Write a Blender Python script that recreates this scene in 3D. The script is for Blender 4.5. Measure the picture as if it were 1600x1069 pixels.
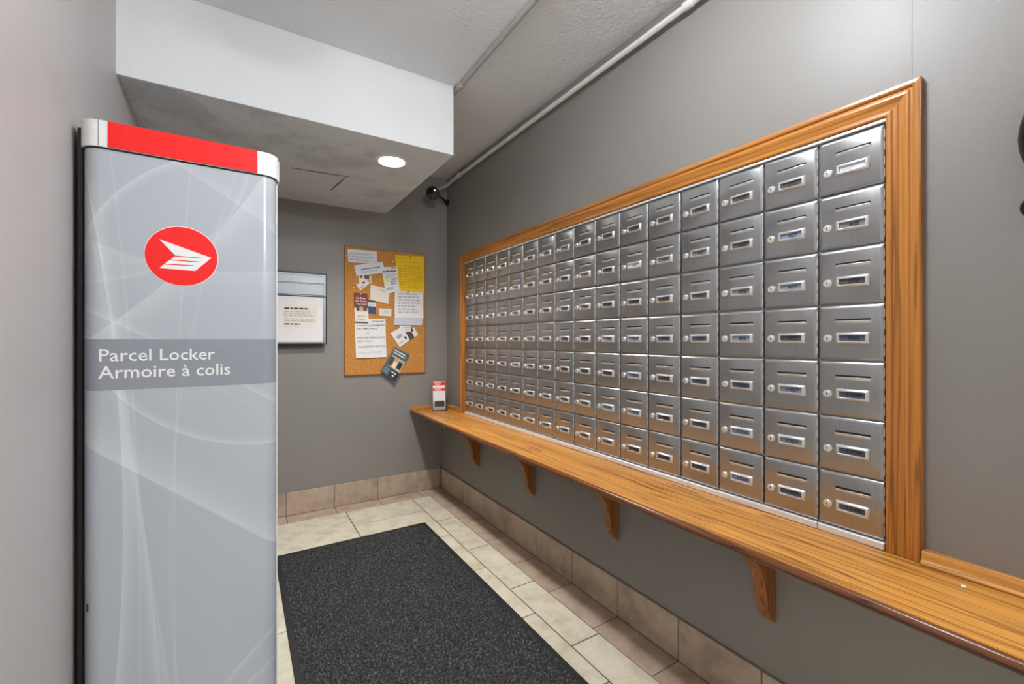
import bpy, bmesh, math, random
from mathutils import Vector, noise as mnoise

for _o in list(bpy.data.objects):
    bpy.data.objects.remove(_o)
scene = bpy.context.scene
COL = scene.collection
random.seed(7)

# ------------------------------------------------------------------ camera
cam_data = bpy.data.cameras.new('camera')
cam_data.sensor_fit = 'HORIZONTAL'
cam_data.sensor_width = 36.0
cam_data.lens = 684.79 / 1600.0 * 36.0
cam_data.shift_y = -2.89 / 1600.0
cam_data.clip_start = 0.02
cam = bpy.data.objects.new('camera', cam_data)
COL.objects.link(cam)
cam.location = (0, 0, 1.2)
cam.rotation_euler = (math.pi / 2, 0, -0.5559)
scene.camera = cam

# ------------------------------------------------------------------ world, exposure
world = bpy.data.worlds.new('world')
scene.world = world
world.use_nodes = True
world.node_tree.nodes['Background'].inputs[0].default_value = (0.9, 0.95, 1.0, 1)
world.node_tree.nodes['Background'].inputs[1].default_value = 0.3
scene.view_settings.view_transform = 'Standard'
scene.view_settings.look = 'None'
scene.view_settings.gamma = 1.0
scene.view_settings.use_curve_mapping = False
scene.view_settings.exposure = 0.25
LAMP_CEIL = 80.0      # radiance of the flush ceiling lamp's diffuser
LAMP_FILL = 215.0     # radiance of the unseen fill lamps added behind the viewer
LAMP_DOWN = 800.0     # radiance of the recessed downlight

# ------------------------------------------------------------------ dimensions
XL, XR, XRL = -0.381, 1.4504, 1.403      # left wall, right wall (upper), right wall (lower, built out)
YB, Y0 = 3.356, -3.0                     # back wall, wall behind the camera
YR, XE = -0.60, 3.20                     # end of the mailbox wall, far side of the lobby behind the viewer
ZC = 2.525
SX, SY, SZ = 0.948, 2.105, 2.166         # soffit: right side, front, underside
SHZ = 0.647                              # shelf top
PITCH, DX = 0.1578, 1.440                # mailbox pitch, door face plane
MY0, MZ1 = 0.460, 1.773                  # right end and top of mailbox grid
MY1, MZ0 = MY0 + 16 * PITCH, MZ1 - 7 * PITCH

# ------------------------------------------------------------------ materials
def srgb(r, g, b):
    f = lambda c: (c / 255 / 12.92) if c / 255 <= 0.04045 else ((c / 255 + 0.055) / 1.055) ** 2.4
    return (f(r), f(g), f(b), 1)

class NT:
    def __init__(self, name):
        self.m = bpy.data.materials.new(name)
        self.m.use_nodes = True
        self.t = self.m.node_tree
        self.b = self.t.nodes['Principled BSDF']
    def n(self, typ, **kw):
        nd = self.t.nodes.new(typ)
        for k, v in kw.items():
            if k.startswith('i_'):
                nd.inputs[k[2:].replace('_', ' ')].default_value = v
            else:
                setattr(nd, k, v)
        return nd
    def l(self, a, b):
        self.t.links.new(a, b)
    def math(self, op, a, b=None, clamp=False):
        nd = self.n('ShaderNodeMath', operation=op)
        nd.use_clamp = clamp
        for i, v in enumerate((a, b)):
            if v is None: continue
            if isinstance(v, (int, float)): nd.inputs[i].default_value = v
            else: self.l(v, nd.inputs[i])
        return nd.outputs[0]
    def coord(self, scale=(1, 1, 1), kind='Object'):
        tc = self.n('ShaderNodeTexCoord')
        mp = self.n('ShaderNodeMapping')
        mp.inputs['Scale'].default_value = scale
        self.l(tc.outputs[kind], mp.inputs['Vector'])
        return mp.outputs[0]
    def noise(self, vec, scale, detail=3, rough=0.55, dist=0.0):
        nd = self.n('ShaderNodeTexNoise')
        nd.inputs['Scale'].default_value = scale
        nd.inputs['Detail'].default_value = detail
        nd.inputs['Roughness'].default_value = rough
        nd.inputs['Distortion'].default_value = dist
        self.l(vec, nd.inputs['Vector'])
        return nd.outputs['Fac']
    def ramp(self, fac, stops):
        nd = self.n('ShaderNodeValToRGB')
        el = nd.color_ramp.elements
        while len(el) > 1: el.remove(el[-1])
        el[0].position, el[0].color = stops[0]
        for p, c in stops[1:]:
            e = el.new(p); e.color = c
        self.l(fac, nd.inputs[0])
        return nd.outputs[0]
    def mix(self, fac, a, b, mode='MIX'):
        nd = self.n('ShaderNodeMix', data_type='RGBA', blend_type=mode)
        for s, v in ((0, fac), (6, a), (7, b)):
            if isinstance(v, (int, float)): nd.inputs[s].default_value = v
            elif isinstance(v, tuple): nd.inputs[s].default_value = v
            else: self.l(v, nd.inputs[s])
        return nd.outputs[2]
    def bump(self, h, strength, dist):
        nd = self.n('ShaderNodeBump')
        nd.inputs['Strength'].default_value = strength
        nd.inputs['Distance'].default_value = dist
        self.l(h, nd.inputs['Height'])
        self.l(nd.outputs[0], self.b.inputs['Normal'])
    def set(self, col=None, rough=None, metal=None, spec=None):
        if col is not None:
            if isinstance(col, tuple): self.b.inputs['Base Color'].default_value = col
            else: self.l(col, self.b.inputs['Base Color'])
        if rough is not None: self.b.inputs['Roughness'].default_value = rough
        if metal is not None: self.b.inputs['Metallic'].default_value = metal
        if spec is not None: self.b.inputs['Specular IOR Level'].default_value = spec
        return self

def plain(name, col, rough=0.5, metal=0.0, spec=0.5, vary=0.04, scale=40):
    m = NT(name).set(None, rough, metal, spec)
    f = m.noise(m.coord(), scale, 2)
    lo = tuple(max(0, c * (1 - vary)) for c in col[:3]) + (1,)
    hi = tuple(c * (1 + vary) for c in col[:3]) + (1,)
    m.set(m.ramp(f, [(0.3, lo), (0.7, hi)]))
    return m.m

def wall_paint(name, col, rough, bump=0.25, spec=0.5):
    m = NT(name).set(None, rough, 0, spec)
    v = m.coord()
    big = m.noise(v, 1.3, 2)
    m.set(m.ramp(big, [(0.3, tuple(c * 0.96 for c in col[:3]) + (1,)), (0.7, tuple(c * 1.04 for c in col[:3]) + (1,))]))
    fine = m.noise(v, 90, 3, 0.6)
    m.bump(fine, bump, 0.002)
    return m.m

def stucco(name, col, scale=38, strength=0.6, dist=0.006, stains=False):
    m = NT(name).set(None, 0.75, 0, 0.3)
    v = m.coord()
    a = m.noise(v, scale, 4, 0.6, 0.6)
    b = m.noise(v, scale * 3.1, 2, 0.5)
    h = m.math('ADD', a, m.math('MULTIPLY', b, 0.35))
    c = m.ramp(m.noise(v, 2.0, 2), [(0.3, tuple(k * 0.95 for k in col[:3]) + (1,)), (0.7, col)])
    if stains:
        st = m.ramp(m.noise(v, 3.4, 5, 0.65), [(0.52, (0, 0, 0, 1)), (0.64, (1, 1, 1, 1))])
        c = m.mix(m.math('MULTIPLY', st, 0.38), c, tuple(k * 0.45 for k in col[:3]) + (1,))
    m.set(c)
    m.bump(h, strength, dist)
    return m.m

def oak(name, axis, light=(211, 149, 70), dark=(104, 60, 22), rough=0.32, off=0.0, contrast=0.8, streak=0.0):
    """axis: index of the grain direction in object space"""
    m = NT(name).set(None, rough, 0, 0.5)
    sc = [7.0, 7.0, 7.0]; sc[axis] = 0.22
    tc = m.n('ShaderNodeTexCoord'); mp = m.n('ShaderNodeMapping')
    mp.inputs['Scale'].default_value = sc
    mp.inputs['Location'].default_value = (off, off * 0.7, off * 1.3)
    m.l(tc.outputs['Object'], mp.inputs['Vector'])
    g = m.noise(mp.outputs[0], 1.5, 3, 0.5, 0.25)
    rings = m.math('FRACT', m.math('MULTIPLY', g, 13.0))
    mid = [int(a * .6 + b * .4) for a, b in zip(light, dark)]
    ringc = m.ramp(rings, [(0.0, srgb(*dark)), (0.10, srgb(*mid)), (0.30, srgb(*light)), (0.88, srgb(*[min(255, int(a * 1.05)) for a in light])), (1.0, srgb(*dark))])
    sc2 = [260.0, 260.0, 260.0]; sc2[axis] = 4.0
    pores = m.noise(m.coord(tuple(sc2)), 1.0, 2, 0.5)
    pf = m.ramp(pores, [(0.52, (0, 0, 0, 1)), (0.68, (1, 1, 1, 1))])
    sc3 = [30.0, 30.0, 30.0]; sc3[axis] = 0.8
    tone = m.ramp(m.noise(m.coord(tuple(sc3)), 1.0, 2), [(0.3, (0.86, 0.82, 0.78, 1)), (0.7, (1.05, 1.03, 1.0, 1))])
    base = m.mix(contrast, srgb(*light), ringc)
    base = m.mix(1.0, base, tone, 'MULTIPLY')
    base = m.mix(m.math('MULTIPLY', pf, 0.32), base, srgb(*dark))
    if streak:
        s4 = [26.0, 26.0, 26.0]; s4[axis] = 1.3
        sk = m.ramp(m.noise(m.coord(tuple(s4)), 1.0, 4, 0.6, 0.8), [(0.57, (0, 0, 0, 1)), (0.68, (1, 1, 1, 1))])
        base = m.mix(m.math('MULTIPLY', sk, streak), base, srgb(*dark))
    m.set(base)
    m.bump(pores, 0.12, 0.001)
    return m.m

def tile_mat(name, c1, c2, c3, rough=0.45):
    m = NT(name).set(None, rough, 0, 0.4)
    tc = m.n('ShaderNodeTexCoord')
    oi = m.n('ShaderNodeObjectInfo')
    sh = m.n('ShaderNodeVectorMath', operation='ADD')
    m.l(tc.outputs['Object'], sh.inputs[0])
    k = m.n('ShaderNodeCombineXYZ')
    m.l(m.math('MULTIPLY', oi.outputs['Random'], 37.0), k.inputs[0])
    m.l(m.math('MULTIPLY', oi.outputs['Random'], 19.0), k.inputs[1])
    m.l(k.outputs[0], sh.inputs[1])
    v = sh.outputs[0]
    a = m.ramp(m.noise(v, 9, 5, 0.62), [(0.3, srgb(*c1)), (0.52, srgb(*c2)), (0.75, srgb(*c3))])
    spots = m.ramp(m.noise(v, 55, 3, 0.7), [(0.60, (0, 0, 0, 1)), (0.74, (1, 1, 1, 1))])
    a = m.mix(m.math('MULTIPLY', spots, 0.35), a, tuple(x * 0.45 for x in srgb(*c1)[:3]) + (1,))
    tone = m.n('ShaderNodeHueSaturation')
    m.l(a, tone.inputs['Color'])
    m.l(m.math('ADD', m.math('MULTIPLY', oi.outputs['Random'], 0.10), 0.95), tone.inputs['Value'])
    m.set(tone.outputs[0])
    m.bump(m.noise(v, 30, 3), 0.15, 0.002)
    return m.m

def steel(name, col=(0.41, 0.41, 0.41), rough=0.33, axis=2):
    m = NT(name).set(None, rough, 0.9)
    s = [700.0, 700.0, 700.0]; s[axis] = 5.0
    st = m.noise(m.coord(tuple(s)), 1.0, 2, 0.5)
    m.set(m.ramp(st, [(0.3, tuple(c * 0.93 for c in col) + (1,)), (0.7, tuple(c * 1.05 for c in col) + (1,))]))
    m.b.inputs['Anisotropic'].default_value = 0.3
    return m.m

def emit(name, col, strength):
    m = NT(name)
    m.set((0.9, 0.9, 0.9, 1), 0.5)
    m.b.inputs['Emission Color'].default_value = col
    m.b.inputs['Emission Strength'].default_value = strength
    return m.m

def locker_print():
    """pale grey printed film with overlapping soft swoosh arcs (flat print)"""
    m = NT('locker_film').set(None, 0.22, 0, 0.5)
    tc = m.n('ShaderNodeTexCoord'); sp = m.n('ShaderNodeSeparateXYZ')
    m.l(tc.outputs['Object'], sp.inputs[0])
    x, z = sp.outputs[0], sp.outputs[2]
    # three points on each curve, side of the soft fade, fade width, strength
    curves = [
        ([(-.0505, 1.703), (-.1255, 1.64), (-.2075, 1.521)], 1, .030, .20),
        ([(.1785, 1.694), (.0405, 1.477), (-.2075, 1.21)], 1, .10, .17),
        ([(.1495, 1.689), (.1075, 1.576), (.0485, 1.492)], -1, .02, .12),
        ([(-.2245, 1.282), (-.0925, 1.205), (.2115, 1.009)], 1, .03, .16),
        ([(-.1835, 1.364), (-.1455, .836), (-.1595, .266)], 1, .045, .22),
        ([(-.2165, .915), (-.0305, .761), (.2085, .563)], 1, .12, .22),
        ([(-.1115, .828), (-.0805, .494), (-.0605, .225)], -1, .03, .12),
        ([(-.0155, 1.351), (-.0305, .891), (-.0295, .212)], 1, .008, .15),
        ([(.2085, .281), (.1445, .225), (.0855, .164)], -1, .03, .16),
        ([(.2085, .187), (.1785, .164), (.1475, .139)], -1, .03, .14),
        ([(-.0165, 1.7), (.0375, 1.668), (.0995, 1.629)], 1, .07, .10),
        ([(-.1255, 1.06), (-.1165, .831), (-.1105, .246)], 1, .012, .10),
        ([(-.0315, .817), (-.0375, .525), (-.0195, .208)], -1, .012, .09),
        ([(.0725, 1.059), (.1375, 1.016), (.2115, .95)], -1, .012, .08),
        ([(-.2225, 1.473), (-.1655, 1.449), (-.0775, 1.423)], -1, .12, .10),
        ([(-.2075, 1.526), (-.1915, 1.391), (-.1695, 1.205)], -1, .05, .10),
    ]
    total = None
    for pts, side, w, s in curves:
        (ax, ay), (bx, by), (cx, cy) = pts
        d = 2 * (ax * (by - cy) + bx * (cy - ay) + cx * (ay - by))
        if abs(d) < 1e-4: d = 1e-4 if d >= 0 else -1e-4
        ux = ((ax**2 + ay**2) * (by - cy) + (bx**2 + by**2) * (cy - ay) + (cx**2 + cy**2) * (ay - by)) / d
        uy = ((ax**2 + ay**2) * (cx - bx) + (bx**2 + by**2) * (ax - cx) + (cx**2 + cy**2) * (bx - ax)) / d
        R = math.hypot(ax - ux, ay - uy)
        dx = m.math('SUBTRACT', x, ux); dz = m.math('SUBTRACT', z, uy)
        r = m.math('SQRT', m.math('ADD', m.math('MULTIPLY', dx, dx), m.math('MULTIPLY', dz, dz)))
        # want positive distance on the upper / right side of the curve for side = 1
        inward = ((ux - bx) + (uy - by)) > 0
        dist = m.math('SUBTRACT', R, r) if inward == (side > 0) else m.math('SUBTRACT', r, R)
        soft = m.math('SUBTRACT', 1.0, m.math('DIVIDE', dist, w), True)
        soft = m.math('MULTIPLY', soft, soft)
        hard = m.math('MULTIPLY', dist, 700.0, True)
        v = m.math('MULTIPLY', m.math('MULTIPLY', soft, hard), s)
        total = v if total is None else m.math('ADD', total, v)
    base = srgb(174, 179, 185)
    c = m.mix(m.math('MULTIPLY', total, 2.1, True), base, srgb(214, 217, 219))
    m.set(c)
    return m.m

M = {}
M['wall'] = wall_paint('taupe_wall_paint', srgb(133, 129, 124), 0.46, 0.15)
M['wall_left'] = wall_paint('lit_taupe_wall_paint', srgb(182, 176, 174), 0.5, 0.15)  # wall taupe lightened, the stronger light on this side is in the colour
M['wall_back'] = wall_paint('grey_wall_paint', srgb(140, 136, 132), 0.50, 0.15)
M['ceiling'] = stucco('ceiling_stucco', srgb(230, 235, 240), 42, 0.8, 0.008)
M['soffit'] = stucco('soffit_plaster', srgb(229, 230, 231), 60, 0.30, 0.003)
M['soffit_under'] = stucco('soffit_underside_plaster', srgb(222, 227, 232), 40, 0.9, 0.012, True)
M['grout'] = plain('tile_grout', srgb(104, 94, 82), 0.9)
M['grout_brown'] = plain('brown_tile_grout', srgb(152, 134, 116), 0.9)
M['cream'] = tile_mat('cream_floor_tile', (190, 182, 158), (216, 209, 188), (228, 223, 206), 0.38)
M['brown'] = tile_mat('brown_border_tile', (158, 138, 121), (184, 164, 146), (200, 182, 164), 0.5)
M['oak_y'] = oak('oak_along_shelf', 1, streak=0.6)
M['oak_z'] = oak('oak_upright', 2, (186, 123, 54), (106, 58, 18), 0.35, 3.1, 0.72)
M['oak_frame_y'] = oak('oak_top_rail', 1, (186, 123, 54), (106, 58, 18), 0.30, 5.2, 0.65)
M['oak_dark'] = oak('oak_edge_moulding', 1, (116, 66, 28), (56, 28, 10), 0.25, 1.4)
M['oak_x'] = oak('oak_back_strip', 0, (196, 136, 70), (120, 66, 24), 0.35, 2.2)
M['steel'] = steel('brushed_steel')
M['steel_lit'] = plain('lit_steel', (0.68, 0.68, 0.67, 1), 0.32, 0.7, vary=0.03)  # ceiling light caught by lips and bezels is put into this colour
M['alu'] = plain('aluminium_rail', (0.84, 0.84, 0.84, 1), 0.4, 0.4, vary=0.05)
M['carcass'] = plain('carcass_grey_metal', (0.30, 0.30, 0.30, 1), 0.4, 1.0, vary=0.05)
M['brass'] = plain('pale_nickel_lock', (0.78, 0.76, 0.71, 1), 0.3, 0.6, vary=0.05)
M['black'] = plain('black_plastic', srgb(16, 16, 17), 0.35)
M['gloss_black'] = plain('glossy_black', srgb(9, 9, 10), 0.12)
M['dark'] = plain('dark_slit', srgb(12, 11, 11), 0.8)
M['white'] = plain('white_plastic', srgb(232, 233, 231), 0.35)
M['red'] = plain('red_plastic', srgb(238, 28, 26), 0.4, vary=0.03)
M['band'] = plain('grey_printed_band', srgb(142, 145, 152), 0.25, vary=0.02)
M['film'] = locker_print()
M['lockerside'] = plain('locker_pale_grey_metal', srgb(196, 199, 202), 0.4)
M['lens'] = emit('downlight_lens', (1.0, 0.96, 0.91, 1), LAMP_DOWN)
M['diffuser'] = emit('ceiling_lamp_diffuser', (0.935, 0.975, 1.03, 1), LAMP_CEIL)
M['diffuser_fill'] = emit('fill_lamp_diffuser', (0.935, 0.975, 1.03, 1), LAMP_FILL)
M['pipe'] = plain('painted_conduit', srgb(214, 213, 210), 0.45)
M['pipe_grey'] = plain('grey_conduit', srgb(168, 168, 167), 0.5)
M['ink'] = plain('black_ink', srgb(42, 42, 50), 0.8)
M['grey_ink'] = plain('grey_ink', srgb(184, 186, 196), 0.8)
M['blue_ink'] = plain('blue_ink', srgb(96, 108, 158), 0.8)
M['paper'] = plain('white_paper', srgb(232, 231, 232), 0.7, vary=0.02, scale=15)
M['paper_cream'] = plain('cream_paper', srgb(234, 226, 214), 0.7, vary=0.02, scale=15)
M['paper_yellow'] = plain('yellow_paper', srgb(244, 202, 28), 0.7, vary=0.02, scale=15)
M['yellow_ink'] = plain('ochre_ink', srgb(222, 178, 24), 0.8)
M['highlight'] = plain('highlighter', srgb(234, 232, 110), 0.8)
M['maroon'] = plain('maroon_print', srgb(118, 34, 22), 0.5)
M['navy'] = plain('navy_print', srgb(36, 66, 98), 0.5)
M['teal'] = plain('teal_print', srgb(72, 104, 118), 0.4)
M['slate'] = plain('slate_print', srgb(44, 54, 62), 0.4)
M['photo_brown'] = plain('brown_photo_print', srgb(92, 66, 50), 0.5, vary=0.5, scale=60)
M['photo_tan'] = plain('tan_photo_print', srgb(196, 172, 138), 0.5, vary=0.3, scale=60)
M['gold'] = plain('brass_pin', (0.83, 0.62, 0.26, 1), 0.25, 1.0)
M['grid_black'] = plain('black_anodised', srgb(34, 36, 39), 0.35)
M['brushed_dir'] = plain('brushed_aluminium', (0.30, 0.31, 0.33, 1), 0.45, 1.0)
M['rubber'] = plain('black_rubber', srgb(30, 30, 31), 0.6)

def cork_mat():
    m = NT('cork').set(None, 0.85, 0, 0.2)
    v = m.coord()
    c = m.ramp(m.noise(v, 160, 3, 0.7), [(0.3, srgb(166, 108, 48)), (0.5, srgb(198, 138, 70)), (0.72, srgb(214, 158, 90))])
    m.set(c); m.bump(m.noise(v, 160, 2), 0.2, 0.001)
    return m.m
M['cork'] = cork_mat()

def pile_mat():
    m = NT('mat_pile').set(None, 0.85, 0, 0.3)
    v = m.coord()
    c = m.ramp(m.noise(v, 120, 3, 0.6), [(0.35, srgb(30, 30, 31)), (0.52, srgb(52, 52, 53)), (0.68, srgb(106, 106, 106))])
    m.set(c); m.bump(m.noise(v, 420, 2), 0.5, 0.002)
    return m.m
M['pile'] = pile_mat()

def acrylic():
    m = NT('clear_acrylic')
    m.set((0.92, 0.95, 0.96, 1), 0.05)
    m.b.inputs['Transmission Weight'].default_value = 1.0
    m.b.inputs['IOR'].default_value = 1.3
    return m.m
M['acrylic'] = acrylic()

CARDS = [plain('label_card_blue', srgb(132, 146, 166), 0.25, vary=0.06), plain('label_card_slate', srgb(82, 90, 104), 0.25, vary=0.06),
         plain('label_card_grey', srgb(124, 124, 124), 0.3, vary=0.06), plain('label_card_white', srgb(214, 216, 218), 0.25, vary=0.04),
         plain('label_card_dark', srgb(84, 82, 80), 0.25, vary=0.06)]

# ------------------------------------------------------------------ mesh helpers
def tag(o, label=None, cat=None, group=None, kind=None):
    if label: o['label'] = label
    if cat: o['category'] = cat
    if group: o['group'] = group
    if kind: o['kind'] = kind
    return o

def link(name, me, mat=None, parent=None, loc=(0, 0, 0), rot=(0, 0, 0)):
    o = bpy.data.objects.new(name, me)
    COL.objects.link(o)
    if me is not None and mat is not None and not me.materials:
        me.materials.append(mat)
    o.location = loc; o.rotation_euler = rot
    if parent: o.parent = parent
    return o

def thing(name, label, cat, loc=(0, 0, 0), rot=(0, 0, 0), group=None, kind=None):
    o = bpy.data.objects.new(name, None)
    o.empty_display_size = 0.05
    COL.objects.link(o)
    o.location = loc; o.rotation_euler = rot
    return tag(o, label, cat, group, kind)

class MB:
    def __init__(self): self.v = []; self.f = []; self.sm = False
    def add(self, vs, fs):
        k = len(self.v); self.v += [tuple(p) for p in vs]; self.f += [tuple(i + k for i in q) for q in fs]; return self
    def box(self, x0, x1, y0, y1, z0, z1):
        return self.add([(x0, y0, z0), (x1, y0, z0), (x1, y1, z0), (x0, y1, z0), (x0, y0, z1), (x1, y0, z1), (x1, y1, z1), (x0, y1, z1)],
                        [(0, 3, 2, 1), (4, 5, 6, 7), (0, 1, 5, 4), (1, 2, 6, 5), (2, 3, 7, 6), (3, 0, 4, 7)])
    def prism(self, poly, axis, a, b):
        """poly: 2D outline; axis: extrusion axis; other two coordinates in x,y,z order"""
        def p3(p, h):
            q = list(p); q.insert(axis, h); return tuple(q)
        n = len(poly)
        vs = [p3(p, a) for p in poly] + [p3(p, b) for p in poly]
        fs = [tuple(range(n))[::-1], tuple(range(n, 2 * n))] + [(i, (i + 1) % n, n + (i + 1) % n, n + i) for i in range(n)]
        return self.add(vs, fs)
    def tube(self, pts, r, seg=12, cap=True):
        pts = [Vector(p) for p in pts]
        rs = r if isinstance(r, (list, tuple)) else [r] * len(pts)
        vs = []; fs = []
        up = Vector((0, 0, 1))
        for i, p in enumerate(pts):
            d = (pts[min(i + 1, len(pts) - 1)] - pts[max(i - 1, 0)])
            if d.length < 1e-9: d = Vector((0, 0, 1))
            d.normalize()
            u = up if abs(d.dot(up)) < 0.95 else Vector((1, 0, 0))
            a = d.cross(u).normalized(); b = d.cross(a).normalized()
            for k in range(seg):
                t = 2 * math.pi * k / seg
                vs.append(p + (a * math.cos(t) + b * math.sin(t)) * rs[i])
        for i in range(len(pts) - 1):
            for k in range(seg):
                fs.append((i * seg + k, i * seg + (k + 1) % seg, (i + 1) * seg + (k + 1) % seg, (i + 1) * seg + k))
        if cap:
            fs.append(tuple(range(seg))); n = (len(pts) - 1) * seg; fs.append(tuple(range(n + seg - 1, n - 1, -1)))
        return self.add(vs, fs)
    def lathe(self, prof, seg=24, org=(0, 0, 0), axis=2):
        """prof: (radius, height) pairs revolved about axis through org"""
        vs = []; fs = []
        o = Vector(org)
        for r, h in prof:
            for k in range(seg):
                t = 2 * math.pi * k / seg
                c = [r * math.cos(t), r * math.sin(t)]; c.insert(axis, h)
                vs.append(o + Vector(c))
        for i in range(len(prof) - 1):
            for k in range(seg):
                fs.append((i * seg + k, i * seg + (k + 1) % seg, (i + 1) * seg + (k + 1) % seg, (i + 1) * seg + k))
        fs.append(tuple(range(seg))[::-1]); n = (len(prof) - 1) * seg; fs.append(tuple(range(n, n + seg)))
        return self.add(vs, fs)
    def mesh(self, name, smooth=False, bevel=0.0, seg=1, angle=30):
        me = bpy.data.meshes.new(name)
        bm = bmesh.new()
        vs = [bm.verts.new(p) for p in self.v]
        for q in self.f:
            try: bm.faces.new([vs[i] for i in q])
            except ValueError: pass
        bmesh.ops.remove_doubles(bm, verts=bm.verts, dist=1e-6)
        bmesh.ops.recalc_face_normals(bm, faces=bm.faces)
        if bevel > 0:
            es = [e for e in bm.edges if len(e.link_faces) == 2 and e.calc_face_angle(0) > math.radians(35)]
            bmesh.ops.bevel(bm, geom=es, offset=bevel, segments=seg, affect='EDGES', profile=0.5, clamp_overlap=True)
        if smooth:
            for f in bm.faces: f.smooth = True
            for e in bm.edges:
                if len(e.link_faces) == 2 and e.calc_face_angle(0) > math.radians(angle): e.smooth = False
        bm.to_mesh(me); bm.free()
        return me
    def build(self, name, mat, parent=None, loc=(0, 0, 0), rot=(0, 0, 0), **kw):
        return link(name, self.mesh(name, **kw), mat, parent, loc, rot)

def text_verts(s, bold=0.0):
    """triangles of a line of text normalised to its own box: verts in 0..1, faces, aspect"""
    cu = bpy.data.curves.new('text', 'FONT')
    cu.body = s; cu.size = 1.0; cu.resolution_u = 2; cu.offset = bold
    ob = bpy.data.objects.new('text', cu)
    COL.objects.link(ob)
    dg = bpy.context.evaluated_depsgraph_get()
    me = bpy.data.meshes.new_from_object(ob.evaluated_get(dg))
    vs = [tuple(v.co) for v in me.vertices]; fs = [tuple(p.vertices) for p in me.polygons]
    bpy.data.objects.remove(ob); bpy.data.curves.remove(cu); bpy.data.meshes.remove(me)
    return vs, fs

_tc = {}
def text_norm(s, bold=0.0):
    if (s, bold) not in _tc:
        vs, fs = text_verts(s, bold)
        x0 = min(v[0] for v in vs); x1 = max(v[0] for v in vs); y0 = min(v[1] for v in vs); y1 = max(v[1] for v in vs)
        _tc[(s, bold)] = ([((v[0] - x0) / (x1 - x0), (v[1] - y0) / (y1 - y0)) for v in vs], fs)
    return _tc[(s, bold)]

# ------------------------------------------------------------------ room shell
def structure(name, mb, mat, **kw):
    o = mb.build(name, mat, **kw)
    o['kind'] = 'structure'
    return o

T = 0.12
floor = structure('floor', MB().box(XL - T, XE + T, Y0 - T, YB + T, -0.10, -0.0016), M['grout'])
floor['label'] = 'tiled floor with cream field and brown border'
ceiling = structure('ceiling', MB().box(XL - T, XE + T, Y0 - T, YB + T, ZC, ZC + 0.1), M['ceiling'])
ceiling['label'] = 'grey white stucco ceiling'
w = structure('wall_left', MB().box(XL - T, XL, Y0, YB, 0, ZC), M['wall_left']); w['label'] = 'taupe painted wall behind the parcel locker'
w = structure('wall_back', MB().box(XL - T, XR + T, YB, YB + T, 0, ZC), M['wall_back']); w['label'] = 'grey end wall with the cork board'
w = structure('wall_front', MB().box(XL - T, XE + T, Y0 - T, Y0, 0, ZC), M['wall']); w['label'] = 'taupe wall behind the viewer'
w = structure('wall_lobby', MB().box(XE, XE + T, Y0, YR, 0, ZC).box(XR + T, XE + T, YR, YR + T, 0, ZC), M['wall']); w['label'] = 'taupe lobby walls behind the mailbox wall'
mb = MB()
hy0, hy1, hz0, hz1 = MY0 - 0.012, MY1 + 0.012, SHZ - 0.02, MZ1 + 0.012        # mailbox opening
mb.box(XR, XR + T, YR, hy0, SHZ - 0.02, ZC)
mb.box(XR, XR + T, hy1, YB, SHZ - 0.02, ZC)
mb.box(XR, XR + T, hy0, hy1, hz1, ZC)
mb.box(XRL, XR + T, YR, YB, 0, SHZ - 0.02)
w = structure('wall_right', mb, M['wall']); w['label'] = 'taupe wall around the mailboxes, built out below the oak shelf'
MB().box(XR - 0.0006, XR + 0.001, 0.4085, 0.4125, 1.858, ZC - 0.001).build('tape_seam', M['wall'], w, bevel=0.0004)
sf = thing('ceiling_soffit', 'dropped white plaster soffit holding the downlight', None, (SX, SY, SZ)); sf.name = 'trim_1'; sf['kind'] = 'structure'
DLX, DLY, DLR = 0.697, 2.352, 0.066
MB().box(XL, SX, SY, SY + 0.012, SZ, ZC).build('soffit_front', M['soffit'], sf, loc=(-SX, -SY, -SZ))
MB().box(SX - 0.012, SX, SY + 0.012, YB, SZ, ZC).build('soffit_side', M['soffit'], sf, loc=(-SX, -SY, -SZ))
mb = MB(); NH = 32; hs = 0.11
for z_ in (SZ, SZ + 0.012):
    ring = [(DLX + DLR * math.cos(2 * math.pi * k / NH), DLY + DLR * math.sin(2 * math.pi * k / NH), z_) for k in range(NH)]
    sq = []
    for k in range(NH):
        c_, s_ = math.cos(2 * math.pi * k / NH), math.sin(2 * math.pi * k / NH)
        q_ = hs / max(abs(c_), abs(s_))
        sq.append((DLX + q_ * c_, DLY + q_ * s_, z_))
    mb.add(ring + sq, [(k, (k + 1) % NH, NH + (k + 1) % NH, NH + k) for k in range(NH)])
mx0, mx1, my0, my1 = XL, SX - 0.012, SY + 0.012, YB
for bx0, bx1, by0, by1 in ((mx0, DLX - hs, my0, my1), (DLX + hs, mx1, my0, my1), (DLX - hs, DLX + hs, my0, DLY - hs), (DLX - hs, DLX + hs, DLY + hs, my1)):
    mb.box(bx0, bx1, by0, by1, SZ, SZ + 0.012)
mb.build('soffit_underside', M['soffit_under'], sf, loc=(-SX, -SY, -SZ))
mb = MB()
mb.tube([(0.245, 2.736, SZ), (0.40, 2.722, SZ - 0.0005), (0.547, 2.707, SZ)], [0.003, 0.005, 0.003], 6)
mb.tube([(0.533, 2.727, SZ), (0.515, 2.87, SZ - 0.0005), (0.498, 3.01, SZ)], [0.003, 0.006, 0.004], 6)
mb.build('plaster_seam', plain('grey_plaster_crack', srgb(120, 120, 120), 0.8), sf, loc=(-SX, -SY, -SZ), smooth=True)

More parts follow.
